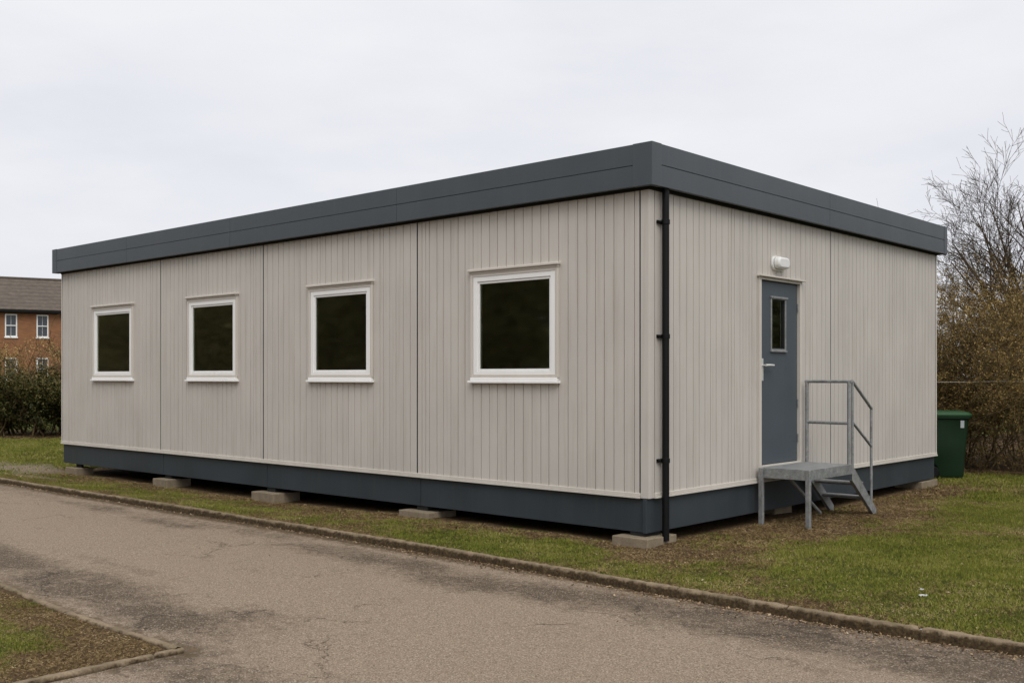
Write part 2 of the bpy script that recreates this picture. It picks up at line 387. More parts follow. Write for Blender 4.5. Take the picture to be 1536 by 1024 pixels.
# kerb: worn concrete stones end to end
def kerb_line(x): return KERB_Y-.040-.145*sst(-2.6, 3.0, x)+.016*(vnoise(x*.45, 0*x, 5)-.5)
def strip(name, path, w, ztop, zbot, m, jag=.008, seed=1):
    # path: Nx2 centre points
    P = np.array(path); n = len(P); T = np.gradient(P, axis=0); T /= np.linalg.norm(T, axis=1)[:, None]; Nn = np.stack([-T[:, 1], T[:, 0]], 1)
    s = np.concatenate([[0], np.cumsum(np.linalg.norm(np.diff(P, axis=0), axis=1))])
    prof = [(-.56, zbot), (-.52, ztop-.030), (-.36, ztop-.006), (0, ztop), (.36, ztop-.002), (.5, ztop-.012), (.5, zbot)]
    V = []
    joint = np.abs((s/.915) % 1-.5) > .488
    for j, (o_, z) in enumerate(prof):
        off = o_*w+jag*(vnoise(s*2.2, 0*s, seed)-.5)*.8+jag*(vnoise(s*11, 0*s+j*3, seed+2)-.5)*.6+jag*(vnoise(s*30, 0*s+j*3, seed+4)-.5)*.8-joint*.004*np.sign(o_)
        zz = z+(0 if j in (0, 6) else 1)*(jag*(vnoise(s*1.1, 0*s, seed+8)-.5)*.7+jag*(vnoise(s*26, 0*s+j*5, seed+6)-.5)*.75-joint*.016)
        V.append(np.stack([P[:, 0]+Nn[:, 0]*off, P[:, 1]+Nn[:, 1]*off, zz], 1))
    V = np.concatenate(V); F_ = []
    for j in range(len(prof)-1):
        a = j*n+np.arange(n-1); F_.append(np.stack([a, a+1, a+1+n, a+n], 1))
    st_ = (np.array([1.2, .85, .38, .05, .12, .5, .9])[:, None]+joint[None, :]*.5).ravel()
    return mesh_np(name, V, np.concatenate(F_), m, None, {'stain': st_})
kx = axis([(-60, -14, 1), (-14, 7, .016), (7, 30, 1)])
tag(strip('kerb', np.stack([kx, kerb_line(kx)], 1), .072, .010, -.14, M['kerb'], .012), kind='structure')
px = axis([(-50, -6, 1), (-6, -.05, .02)]); e1 = [(a, -4.875+float(edge_shift(np.array(a)))) for a in px]
tag(strip('path_edging', e1, .062, -.030, -.16, M['kerb'], .012, 5), kind='structure')
tag(strip('path_edging', [(-.05, b) for b in axis([(-16, -8, .5), (-8, -4.845, .02)])], .058, -.033, -.16, M['kerb'], .009, 9), kind='structure')

# ------------------------------------------------------------------ grass blades
def blades(n, x0, x1, y0, y1, zf, h0, h1, w, keep, edge=None):
    x = rng.uniform(x0, x1, n); y = rng.uniform(y0, y1, n)
    clump = fbm(x, y, 11, 91, 3)
    g = green_f(x, y); k = rng.random(n) < keep(x, y, g)*np.clip(2.6*clump-.45, .12, 1)
    x, y, g = x[k], y[k], g[k]; n = len(x); z = zf(x, y)
    if edge: y = edge(x, y)+.020*(1-sst(KERB_Y, KERB_Y+.4, y))
    tall = .55+.9*fbm(x, y, 5, 93, 3)
    live = rng.random(n) < np.clip(.06+1.02*g-.12*(vnoise(x*23, y*23, 7)), 0, .97)
    h = rng.uniform(h0, h1, n)*tall*np.where(live, 1, 1.25); a = rng.uniform(0, 2*PI, n)
    lean = np.where(live, rng.uniform(.2, 1.15, n), rng.uniform(1.0, 1.5, n))
    la = rng.uniform(0, 2*PI, n); ww = w*rng.uniform(.6, 1.4, n)
    dx = np.cos(a)*ww/2; dy = np.sin(a)*ww/2; tx = np.cos(la)*h*np.sin(lean); ty = np.sin(la)*h*np.sin(lean); tz = np.maximum(h*np.cos(lean), .003)
    V = np.empty((n, 3, 3), np.float32)
    V[:, 0] = np.stack([x-dx, y-dy, z-.002], 1); V[:, 1] = np.stack([x+dx, y+dy, z-.001+np.where(live, 0, .003)], 1); V[:, 2] = np.stack([x+tx, y+ty, z+tz], 1)
    r = np.clip(.5*rng.random(n)+.62*fbm(x, y, 2.6, 97, 4)-.06+.12*rng.normal(0, 1, n), 0, 1)
    return V.reshape(-1, 3), np.repeat(live*1.0, 3), np.repeat(r, 3)
def keep_main(x, y, g):
    d = np.hypot(x-CAMX, y-CAMY)
    # only outside the cabin and not on the dirt path
    k = (.45+.55*sst(.1, .5, g))*(1-.9*sst(.2, .6, dirt_f(x, y)))
    inside = (x > -LEN)&(x < 0)&(y > 0)&(y < WID)
    return k*(~inside)
parts = [blades(420000, -12.5, 4.8, -1.352, .4, height, .012, .030, .0055, keep_main, warp),
         blades(480000, -.0, 4.8, .4, 6.0, height, .014, .032, .006, keep_main),
         blades(100000, -1.0, 4.0, 6.0, 10.5, height, .03, .055, .011, keep_main),
         blades(210000, -24, -11.5, -1.34, 5.5, height, .03, .055, .013, keep_main),
         blades(340000, -4.2, -.10, -8.2, -4.9, patch_z, .007, .020, .0036, lambda x, y, g: (.5+.5*sst(.1, .5, g))*(y < -4.92+edge_shift(x)))]
V = np.concatenate([p[0] for p in parts]); g_ = np.concatenate([p[1] for p in parts]); r_ = np.concatenate([p[2] for p in parts])
go = mesh_np('grass', V, np.arange(len(V)).reshape(-1, 3), M['blade'], None, {'green': g_, 'rnd': r_})
tag(go, 'short patchy green and straw coloured grass around the cabin and road', 'grass', kind='stuff')

# dead leaves and grit swept against the kerb
def flakes(spec, name):
    Vs = []; R_ = []
    for n, xf, yf, zf, s0, s1 in spec:
        x = xf(n); y = yf(n, x); z = zf(x, y)+.004; s = rng.uniform(s0, s1, n); a = rng.uniform(0, 2*PI, n); el = rng.uniform(.3, .8, n)
        tilt = rng.normal(0, .35, (n, 2)); c, d = np.cos(a), np.sin(a); Q = np.empty((n, 4, 3), np.float32)
        for j, (u, v) in enumerate(((-1, 0), (0, -1), (1, 0), (0, 1))):
            du = u*s; dv = v*s*el; ox = c*du-d*dv; oy = d*du+c*dv
            Q[:, j] = np.stack([x+ox, y+oy, z+s*.35+tilt[:, 0]*ox+tilt[:, 1]*oy], 1)
        Vs.append(Q.reshape(-1, 3)); R_.append(np.repeat(rng.random(n), 4))
    V = np.concatenate(Vs)
    return mesh_np(name, V, np.arange(len(V)).reshape(-1, 4), M['litter'], None, {'rnd': np.concatenate(R_)})
fl = flakes([(2600, lambda n: rng.uniform(-12, 5, n), lambda n, x: kerb_line(x)-.045-np.abs(rng.normal(0, .045, n)), road_z, .004, .014),
             (1500, lambda n: rng.uniform(-2, 5, n), lambda n, x: kerb_line(x)-.055-np.abs(rng.normal(0, .11, n)), road_z, .004, .014),
             (700, lambda n: rng.uniform(-10, 5, n), lambda n, x: -1.5-np.abs(rng.normal(0, .45, n)), road_z, .003, .010),
             (900, lambda n: rng.uniform(-12, 4.5, n), lambda n, x: rng.uniform(-1.3, 0, n), height, .005, .014),
             (1200, lambda n: rng.uniform(.05, 4, n), lambda n, x: rng.uniform(-1.3, 6, n), height, .005, .014),
             (500, lambda n: rng.uniform(-4, -.2, n), lambda n, x: rng.uniform(-7.5, -4.7, n), patch_z, .004, .010)], 'leaf_litter')
tag(fl, 'small dead leaves and grit strewn along the kerb and over the turf', 'leaf litter', kind='stuff')

# ------------------------------------------------------------------ the cabin
cabin = tag(empty('portable_cabin'), 'long beige vertically clad portable cabin with slate flat roof edge, standing on concrete pads', 'cabin')
fL = lambda u, d, z: (u, -d, z)
fR = lambda u, d, z: (d, u, z)
fB = lambda u, d, z: (u, WID+d, z)
fE = lambda u, d, z: (-LEN-d, u, z)
Z0, Z1 = ZB+.05, 3.44
def cladding(face, segs, holes, seed, name='wall'):
    r = random.Random(seed); bm = bmesh.new()
    for (u0, u1) in segs:
        prof = [(u0, -.02), (u0, 0)]; u = u0+r.uniform(.06, .12)
        while u < u1-.05:
            w = .0052
            prof += [(u-w, 0), (u-w*.6, -.016), (u+w*.6, -.016), (u+w, 0)]
            q = r.random(); u += .118+r.uniform(-.012, .012) if q > .12 else .062
        prof += [(u1, 0), (u1, -.02)]
        cuts = sorted({c for h in holes for c in h[:2] if u0 < c < u1})
        full = []
        for a, b in zip(prof, prof[1:]):
            full.append(a)
            for c in cuts:
                if a[0] < c < b[0]: t = (c-a[0])/(b[0]-a[0]); full.append((c, a[1]+(b[1]-a[1])*t))
        full.append(prof[-1])
        for a, b in zip(full, full[1:]):
            mid = (a[0]+b[0])/2; zs = [(Z0, Z1)]
            for h in holes:
                if h[0] < mid < h[1]:
                    zs = [(Z0, h[2])]*(h[2] > Z0)+[(h[3], Z1)]
            for z0, z1 in zs:
                bm.faces.new([bm.verts.new(face(*p)) for p in ((a[0], a[1], z0), (b[0], b[1], z0), (b[0], b[1], z1), (a[0], a[1], z1))])
    bmesh.ops.remove_doubles(bm, verts=bm.verts, dist=1e-5)
    me = bpy.data.meshes.new(name); bm.to_mesh(me); bm.free(); me.materials.append(M['clad'])
    o = bpy.data.objects.new(name, me); C.objects.link(o); o.parent = cabin; return o
WIN = [(-10.42, 1.375), (-7.50, 1.335), (-4.612, 1.290), (-1.717, 1.285)]     # centre along the wall, outer width
WZ0, WZ1 = 1.53, 2.765
SE = [-LEN+.03, -8.935, -6.257, -3.213, -.098]
g2 = .011
holesL = [(c-w/2+.03, c+w/2-.03, WZ0+.03, WZ1-.05) for c, w in WIN]
cladding(fL, [(a+g2, b-g2) for a, b in zip(SE, SE[1:])], holesL, 11)
DU0, DU1, DZ0, DZ1 = 2.134, 3.007, .635, 2.655
cladding(fR, [(.102, 3.856-.010), (3.856+.010, WID-.05)], [(DU0-.03, DU1+.03, .0, DZ1+.02)], 12)
cladding(fB, [(-LEN+.05, -.05)], [], 13); cladding(fE, [(.05, WID-.05)], [], 14)
# dark backing in the panel joints
for f, a0, a1 in [(fL, u-.022, u+.022) for u in SE[1:]]+[(fR, 3.834, 3.878), (fR, WID-.06, WID-.03), (fL, -LEN+.01, -LEN+.045)]:
    MB().box(a0, a1, -.035, -.003, Z0, Z1, f).build('joint_seal', M['seal_and_shade'], cabin)
# corner posts
for (x0, x1, y0, y1) in ((-.092, .006, -.006, .086), (-LEN-.006, -LEN+.024, -.006, .05), (-.05, .006, WID-.028, WID+.006), (-LEN-.006, -LEN+.05, WID-.05, WID+.006)):
    MB().box(x0, x1, y0, y1, ZB+.002, Z1).build('corner_trim', M['trim'] if x1 < -1 or y1 > 1 else M['clad'], cabin, .006)
# base trim: two-step sill profile
b = MB()
for f, u0, u1 in ((fL, -LEN, -.094), (fR, .089, WID), (fB, -LEN, 0), (fE, 0, WID)):
    b.box(u0, u1, -.02, .012, ZB+.020, ZB+.050, f); b.box(u0, u1, -.02, .022, ZB, ZB+.0185, f)
b.build('base_trim', M['trim'], cabin, .003)
# skirt panels
for f, cuts in ((fL, [-LEN+.02, -8.89, -6.20, -3.18, -.022]), (fR, [-.018, WID-.03]), (fB, [-LEN+.02, -.02]), (fE, [.02, WID-.02])):
    for a, c in zip(cuts, cuts[1:]):
        MB().box(a+.004, c-.004, -.06, -.022, ZS, ZB-.003, f).build('skirt_panel', M['skirt'], cabin, .003)
MB().box(-LEN+.08, -.08, .08, WID-.08, ZS+.03, ZS+.09).build('chassis', M['skirt'], cabin)
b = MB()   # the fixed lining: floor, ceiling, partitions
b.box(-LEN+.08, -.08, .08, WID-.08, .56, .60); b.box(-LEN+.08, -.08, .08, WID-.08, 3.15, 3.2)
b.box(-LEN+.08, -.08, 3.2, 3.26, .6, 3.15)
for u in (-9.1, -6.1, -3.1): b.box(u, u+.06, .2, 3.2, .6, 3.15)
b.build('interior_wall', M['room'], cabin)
# roof and fascia
MB().box(-LEN-.06, .06, -.06, WID+.06, ZF0+.055, ZF1-.03).build('roof', M['roof'], cabin)
OV = .1125; ZM = 3.588
def fasc(f, cuts, c0, c1):
    for i, (a, c) in enumerate(zip(cuts, cuts[1:])):
        b = MB(); b.box(a+.0018, c-.0018, OV-.045, OV, ZM+.003, ZF1, f); b.box(a+.0018, c-.0018, OV-.045, OV, ZF0, ZM-.004, f)
        b.box(a+.0012, c-.0012, OV-.05, OV-.008, ZM-.02, ZM+.02, f)
        b.build('fascia', M['slate'], cabin, .0025)
fasc(fL, [-LEN-.045, -9.77, -6.887, -3.445, -.10], 0, 0)
fasc(fR, [.042, 3.6, WID+.0], 0, 0); fasc(fB, [-LEN, -6, 0], 0, 0); fasc(fE, [0, WID], 0, 0)
b = MB(); e = OV+.004
b.prism([(-.103, -e), (e, -e), (e, .045), (e-.05, .045), (e-.05, -e+.05), (-.103, -e+.05)], lambda x, y: (x, y, ZF0-.004), lambda x, y: (x, y, ZF1+.004)).build('fascia_corner', M['slate'], cabin, .004)
for sx, sy in ((-1, -1), (1, 1), (-1, 1)):
    cx_ = 0 if sx > 0 else -LEN; cy_ = 0 if sy < 0 else WID
    q = [(cx_-sx*.05, cy_+sy*e), (cx_+sx*e, cy_+sy*e), (cx_+sx*e, cy_-sy*.0), (cx_+sx*(e-.05), cy_-sy*.0), (cx_+sx*(e-.05), cy_+sy*(e-.05)), (cx_-sx*.05, cy_+sy*(e-.05))]
    MB().prism(q, lambda x, y: (x, y, ZF0-.004), lambda x, y: (x, y, ZF1+.004)).build('fascia_corner', M['slate'], cabin, .004)
b = MB(); o1 = OV-.046                                        # soffit closing the overhang, coloured black to paint in its shade
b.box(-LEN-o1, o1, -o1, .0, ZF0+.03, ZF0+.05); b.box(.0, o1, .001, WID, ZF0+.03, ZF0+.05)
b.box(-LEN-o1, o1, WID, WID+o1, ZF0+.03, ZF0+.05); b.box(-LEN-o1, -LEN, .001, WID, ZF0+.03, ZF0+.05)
b.build('soffit', M['seal_and_shade'], cabin)
b = MB()  # added dark strip painting the shadow line below the fascia
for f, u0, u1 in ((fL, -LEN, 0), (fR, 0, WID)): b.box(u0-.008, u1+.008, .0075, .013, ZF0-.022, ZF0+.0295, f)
b.build('eaves_shade_band', M['seal_and_shade'], cabin)

def frame_bars(b, f, u0, u1, z0, z1, w, d0, d1, wb=None, wt=None):
    wb = wb or w; wt = wt or w
    b.box(u0, u0+w, d0, d1, z0, z1, f); b.box(u1-w, u1, d0, d1, z0, z1, f)
    b.box(u0+w+.0002, u1-w-.0002, d0, d1-.0005, z0, z0+wb, f); b.box(u0+w+.0002, u1-w-.0002, d0, d1-.0005, z1-wt, z1, f)
def window(c, w, i):
    u0, u1 = c-w/2, c+w/2
    fr = MB(); frame_bars(fr, fL, u0+.062, u1-.062, WZ0+.068, WZ1-.078, .060, -.035, .020)
    win = fr.build('window', M['upvc'], cabin, .004)
    b = MB(); frame_bars(b, fL, u0+.123, u1-.123, WZ0+.129, WZ1-.139, .024, -.03, .009); b.build('bead', M['upvc'], win, .004)
    b = MB(); frame_bars(b, fL, u0+.020, u1-.020, WZ0+.06, WZ1-.05, .036, -.01, .026); b.build('architrave', M['trim'], win, .005)
    b = MB(); frame_bars(b, fL, u0+.0565, u1-.0565, WZ0+.062, WZ1-.072, .0053, -.03, .004); b.build('gasket', M['seal_and_shade'], win)
    b = MB(); b.box(u0, u1, -.01, .055, WZ1-.030, WZ1, fL); b.box(u0+.012, u1-.012, -.01, .036, WZ1-.052, WZ1-.031, fL); b.build('hood', M['trim'], win, .008)
    b = MB(); b.box(u0+.006, u1-.006, -.01, .058, WZ0, WZ0+.026, fL); b.box(u0+.03, u1-.03, -.01, .038, WZ0+.0265, WZ0+.060, fL); b.build('sill', M['upvc'], win, .006)
    ga, gb, gc, gd = u0+.146, u1-.146, WZ0+.152, WZ1-.162
    MB().box(ga-.01, gb+.01, -.012, -.006, gc-.01, gd+.01, fL).build('pane', M['glass'], win)
    b = MB(); frame_bars(b, fL, ga-.02, gb+.02, gc-.02, gd+.02, .02, -.16, -.036); b.build('reveal', M['reveal'], win)
    b = MB(); frame_bars(b, fL, ga-.006, gb+.006, gc-.006, gd+.006, .005, -.005, .004); b.build('glazing_seal', M['seal_and_shade'], win)
    return win
for i, (c, w) in enumerate(WIN): window(c, w, i)

# door
db = MB()
wu0, wu1, wz0, wz1 = 2.385, 2.715, 1.90, 2.475
db.box(DU0, wu0, -.05, -.012, DZ0, DZ1, fR); db.box(wu1, DU1, -.05, -.012, DZ0, DZ1, fR)
db.box(wu0+.0002, wu1-.0002, -.05, -.0122, DZ0, wz0, fR); db.box(wu0+.0002, wu1-.0002, -.05, -.0122, wz1, DZ1, fR)
door = db.build('door', M['doorp'], cabin)
b = MB(); frame_bars(b, fR, wu0-.012, wu1+.012, wz0-.012, wz1+.012, .022, -.03, .0)
b.box(wu0-.02, wu1+.035, -.012, .012, wz1+.0, wz1+.022, fR); b.box(wu0-.02, wu1+.02, -.012, .012, wz0-.024, wz0-.004, fR)
b.build('glazing_frame', M['galv'], door, .003)
MB().box(wu0-.001, wu1+.001, -.038, -.032, wz0-.001, wz1+.001, fR).build('pane', M['glass'], door)
b = MB(); frame_bars(b, fR, wu0+.010, wu1-.010, wz0+.010, wz1-.010, .012, -.031, -.012); b.build('glazing_seal', M['seal_and_shade'], door)
b = MB(); b.box(2.155, 2.193, -.012, .002, 1.555, 1.80, fR); b.tube([fR(2.173, -.004, 1.725), fR(2.173, .045, 1.725)], .010, 10)
b.tube([fR(2.165, .045, 1.725), fR(2.25, .05, 1.727), fR(2.350, .045, 1.725)], [.014, .013, .012], 10); b.tube([fR(2.173, -.004, 1.61), fR(2.173, .004, 1.61)], .008, 10)
b.build('handle', M['steel'], door, .002)
for z in (.85, 1.25, 2.35): MB().tube([fR(DU1+.004, -.004, z), fR(DU1+.004, -.004, z+.09)], .008, 8).build('hinge', M['galv'], door)
b = MB(); b.box(DU0-.062, DU0-.014, -.05, .022, ZB+.07, DZ1+.040, fR); b.box(DU1+.014, DU1+.062, -.05, .022, DZ0-.03, DZ1+.040, fR)
b.box(DU0-.0138, DU1+.0138, -.05, .021, DZ1+.010, DZ1+.0398, fR); b.box(DU0-.085, DU1+.095, -.01, .058, DZ1+.041, DZ1+.060, fR)
b.box(DU0-.0138, DU1+.0138, -.05, .030, DZ0-.034, DZ0-.008, fR)
b.build('door_frame', M['trim'], cabin, .003)
b = MB(); b.box(DU0-.0135, DU0-.002, -.06, -.02, DZ0-.006, DZ1+.008, fR); b.box(DU1+.002, DU1+.0135, -.06, -.02, DZ0-.006, DZ1+.008, fR); b.box(DU0, DU1, -.06, -.02, DZ1+.001, DZ1+.009, fR)
b.box(DU0-.06, DU1+.06, -.09, -.055, ZB, DZ1+.01, fR)
b.build('door_seal', M['seal_and_shade'], cabin)

# bulkhead lamp over the door
def rounded(b, u0, u1, z0, z1, d0, d1, r, taper=.0, f=fR):
    pts = []
    for cu, cz, a0 in ((u1-r, z1-r, 0), (u0+r, z1-r, 90), (u0+r, z0+r, 180), (u1-r, z0+r, 270)):
        for k in range(7):
            a = math.radians(a0+k*15); pts.append((cu+r*math.cos(a), cz+r*math.sin(a)))
    cu, cz = (u0+u1)/2, (z0+z1)/2
    b.prism(pts, lambda u, z: f(u, d0, z), lambda u, z: f(cu+(u-cu)*(1-taper), d1, cz+(z-cz)*(1-taper)))
b = MB(); rounded(b, 2.355, 2.655, 2.785, 2.945, .0, .028, .07); lamp = b.build('wall_light', M['lampwhite'], cabin, .006, True)
b = MB(); rounded(b, 2.365, 2.645, 2.800, 2.935, .0285, .10, .06, .10); b.build('lamp_shade', M['lampwhite'], lamp, .018, True)

# downpipe
PX, PY, PR = .058, .197, .034
b = MB(); b.tube([(PX, PY, .035), (PX, PY, 3.43)], PR, 20)
pipe = b.build('downpipe', M['black'], cabin, 0, True)
for z in (.80, 1.985, 3.075):
    b = MB(); b.tube([(PX, PY, z-.022), (PX, PY, z+.022)], PR+.007, 20)
    b.box(.002, .02, PY-.075, PY+.075, z-.016, z+.016); b.tube([(.02, PY-.062, z), (.045, PY-.062, z)], .013, 8); b.tube([(.02, PY+.062, z), (.045, PY+.062, z)], .009, 8)
    b.build('pipe_bracket', M['black'], pipe, .002, True)

# ------------------------------------------------------------------ concrete pads under the cabin
PADS = [(-11.80, .10, .40, .30, -.075, .055, 'weathered concrete pad under the far left corner of the cabin, smallest in view'),
        (-8.80, .11, .42, .40, -.08, .062, 'concrete pad under the skirt joint between the first and second windows from the left'),
        (-6.13, .11, .52, .42, -.08, .058, 'concrete pad under the skirt joint between the second and third windows from the left'),
        (-3.17, .12, .50, .44, -.06, .064, 'concrete pad under the skirt joint left of the largest window'),
        (-.145, .14, .41, .50, -.06, .080, 'pale two piece concrete pad under the near corner beside the black downpipe'),
        (-.33, 3.05, .25, .42, -.05, .11, 'shaded concrete pad beneath the cabin behind the metal steps'),
        (-.19, 7.05, .40, .60, -.05, .10, 'concrete pad under the far right corner of the cabin near the green bin')]
for k, (x, y, w, d, z0, z1, lab) in enumerate(PADS):
    t = tag(empty('concrete_pad', (x, y, 0)), lab, 'concrete pad', 'concrete pads carrying the cabin')
    b = MB(); 
    if k == 4:
        b.box(-w/2, w/2, -d/2, .02, z0, z1); b.build('block', M['concrete'], t, .006)
        MB().box(-w/2+.02, w/2-.004, .024, d/2, z0, z1-.003).build('block', M['concrete'], t, .006)
    else: b.box(-w/2, w/2, -d/2, d/2, z0, z1).build('block', M['concrete'], t, .006)
    MB().box(-.09, .09, -d/2+.14, d/2-.12, z1+.001, ZS-.001).build('packer', M['seal_and_shade'], t)

# ------------------------------------------------------------------ metal entrance steps
st = tag(empty('metal_steps', (.3, 2.6, 0)), 'galvanised steel landing and short stair with tube handrail in front of the cabin door', 'steps')
def at(o): o.parent = st; o.location = (-.3, -2.6, 0); return o
XA, XB, YA, YB, PZ = .035, .61, 2.04, 3.09, .612
b = MB(); b.box(XA+.02, XB+.0, YA-.0, YB, PZ-.006, PZ+.004); at(b.build('platform', M['galv'], None, .002))
b = MB(); b.box(XA, XB, YA-.006, YA+.0, PZ-.105, PZ-.0065); b.box(XA, XB, YB, YB+.006, PZ-.105, PZ-.0065); b.box(XB+.0005, XB+.0065, YA-.006, YB+.006, PZ-.105, PZ+.006); b.box(XA-.006, XA-.0005, YA-.006, YB+.006, PZ-.105, PZ-.0065)
b.box(XB-.03, XB, YA+.001, YB-.001, PZ-.108, PZ-.102)
at(b.build('landing_frame', M['galv'], None, .002))
for x, y in ((.065, 2.03), (.605, 2.045)):
    b = MB(); b.box(x-.024, x+.024, y-.024, y+.024, -.02, PZ+.003 if x < .3 else PZ+.004); b.box(x-.04, x+.04, y-.04, y+.04, -.012, .004) if 0 else None
    at(b.build('leg', M['galv'], None, .005))
def stringer(x):
    b = MB(); y0, z0, y1, z1 = 3.10, PZ, 3.735, -.01
    T = Vector((y1-y0, z1-z0)).normalized(); n = Vector((T.y, -T.x))  # points down-left
    w = .135
    P = [(y0, z0), (y1+.02, z1+.06), (y1+.02, z1), (y1-.045, z1), (y0-.0, z0-.175)]
    b.prism(P, lambda y, z: (x-.003, y, z), lambda y, z: (x+.003, y, z))
    b.prism([(y0, z0+.002), (y1+.02, z1+.062), (y1+.02, z1+.054), (y0, z0-.006)], lambda y, z: (x-.035, y, z), lambda y, z: (x+.0045, y, z))
    b.prism([(y1-.045, z1), (y1-.053, z1), (y0-.008, z0-.175), (y0, z0-.175)], lambda y, z: (x-.035, y, z), lambda y, z: (x+.0045, y, z))
    at(b.build('stringer', M['galv'], None, .001))
stringer(XB+.002); stringer(XA+.05)
for y, z in ((3.26, .385), (3.46, .205)):
    b = MB(); b.tube([(XA+.05, y, z), (XB-.002, y, z)], .021, 12); b.box(XA+.05, XB-.01, y+.015, y+.16, z-.004, z+.012)
    at(b.build('tread', M['galv'], None, 0, True))
b = MB(); b.tube([(.30, 2.2, PZ-.1), (.30, 2.95, .06)], .018, 8); at(b.build('brace', M['galv'], None))
T = .0175; HZ = 1.545
for x, y in ((.065, 3.10), (.585, 3.075)):
    b = MB(); b.tube([(x, y, PZ-.06), (x, y, HZ)], T+.003, 14); at(b.build('rail_post', M['galv'], None, 0, True))
b = MB(); b.tube([(.045, 3.10, HZ), (.61, 3.075, HZ)], T, 14); at(b.build('guard_rail', M['galv'], None, 0, True))
b = MB(); b.tube([(.065, 3.10, 1.075), (.585, 3.075, 1.075)], T, 14); at(b.build('guard_rail', M['galv'], None, 0, True))
b = MB(); b.tube([(.605, 3.125, PZ-.06), (.605, 3.125, HZ)], T-.003, 14); at(b.build('rail_post', M['galv'], None, 0, True))
b = MB(); b.tube([(.605, 3.11, HZ+.005), (.605, 3.16, HZ-.02), (.605, 3.635, 1.23)], T, 14); b.tube([(.605, 3.12, 1.09), (.605, 3.635, .79)], T-.002, 14); at(b.build('handrail', M['galv'], None, 0, True))
b = MB(); b.tube([(.603, 3.635, .06), (.603, 3.635, 1.245)], T-.002, 14); at(b.build('rail_post', M['galv'], None, 0, True))

# ------------------------------------------------------------------ wheelie bin
bx, by = -.43, 8.755
bn = tag(empty('wheelie_bin', (bx, by, 0), YAW+PI/2-.12), 'dark green two wheeled refuse bin with closed lid behind the far corner of the cabin', 'bin')
def rr(w, d, r, z, n=5):
    P = []
    for cx_, cy_, a0 in ((w/2-r, d/2-r, 0), (-w/2+r, d/2-r, 90), (-w/2+r, -d/2+r, 180), (w/2-r, -d/2+r, 270)):
        for k in range(n): a = math.radians(a0+k*90/(n-1)); P.append(Vector((cx_+r*math.cos(a), cy_+r*math.sin(a), z)))
    return P
def loft(levels):
    b = MB(); rings = [[b.bm.verts.new(p) for p in lv] for lv in levels]; n = len(rings[0])
    for A, B in zip(rings, rings[1:]):
        for j in range(n): b.bm.faces.new((A[j], A[(j+1) % n], B[(j+1) % n], B[j]))
    b.bm.faces.new(rings[0][::-1]); b.bm.faces.new(rings[-1]); return b
def sh(l, dy): return [p+Vector((0, dy, 0)) for p in l]
body = loft([sh(rr(.42, .40, .05, .02), -.07), sh(rr(.44, .42, .06, .06), -.07), sh(rr(.46, .46, .06, .20), -.055), rr(.48, .575, .07, .27), rr(.52, .62, .07, .55), rr(.55, .68, .07, .93), rr(.56, .70, .07, .94), rr(.60, .74, .07, .945), rr(.60, .74, .07, .985)])
body.build('body', M['binm'], bn, .006, True)
lid = loft([rr(.615, .76, .08, .975), rr(.625, .77, .08, .985), rr(.625, .77, .08, 1.012), rr(.56, .70, .09, 1.045), rr(.40, .52, .09, 1.062)]).build('lid', M['binlid'], bn, .006, True)
b = MB(); b.tube([(-.24, .40, .96), (.24, .40, .96)], .015, 10); b.box(-.2, -.17, .34, .41, .94, .975); b.box(.17, .2, .34, .41, .94, .975); b.build('handle', M['binm'], bn, 0, True)
for s in (-1, 1):
    b = MB(); b.tube([(s*.235, .22, .10), (s*.285, .22, .10)], .10, 24); b.build('wheel', M['black'], bn, .012, True)
MB().tube([(-.26, .22, .10), (.26, .22, .10)], .012, 8).build('axle', M['galv'], bn)
b = MB(); b.prism([(-.20, .80), (-.255, .80), (-.255, .915), (-.20, .915)], lambda y, z: (-.262-(z-.8)*.04, y, z), lambda y, z: (-.274-(z-.8)*.04, y, z)); b.build('sticker', paint('sticker', (.42, .45, .47), .4, .2, .0, .0, 40), bn)

# ------------------------------------------------------------------ wire fence in front of the thicket
fen = tag(empty('wire_fence', (*out(7.9, 16.9), 0)), 'plain strained wire fence running in front of the brown thicket', 'fence')
fo = Vector((*out(7.9, 16.9), 0))
def fpt(lat, z, dep=16.9): q = out(lat, dep); return Vector((q[0], q[1], z))-fo
for z, r in ((1.525, .0034),):
    pts = [fpt(lt, z-.012*math.sin(PI*((lt-5.0) % 3.2)/3.2)+.003*math.sin(lt*5)) for lt in np.arange(4.6, 17.5, .4)]
    MB().tube(pts, r, 6).build('wire', M['wire'], fen)
for lt in (5.2, 8.95, 12.1, 15.3):
    q = fpt(lt, 0); b = MB(); b.box(q.x-.035, q.x+.035, q.y-.035, q.y+.035, -.1, 1.62); b.build('post', M['concrete'], fen, .008)

# ------------------------------------------------------------------ two scraps of paper on the lawn
for (x, y, s, lab) in ((2.72, -.40, .014, 'small white scrap of litter on the lawn, the farther of the two'), (2.80, -.585, .026, 'white torn scrap of litter on the lawn, the nearer larger one')):
    b = MB(); n = 7; h0 = float(height(np.array(x), np.array(y)))
    g = [[b.bm.verts.new(((i/(n-1)-.5)*s*2.2, (j/(n-1)-.5)*s*.8, .022+random.uniform(-.006, .008))) for j in range(n)] for i in range(n)]
    for i in range(n-1):
        for j in range(n-1): b.bm.faces.new((g[i][j], g[i+1][j], g[i+1][j+1], g[i][j+1]))
    o = b.build('paper_scrap', M['paper'], None, 0, False, (x, y, h0)); o.rotation_euler = (0, 0, .7)
    so = o.modifiers.new('thick', 'SOLIDIFY'); so.thickness = .001; tag(o, lab, 'litter', 'scraps of litter on the lawn')

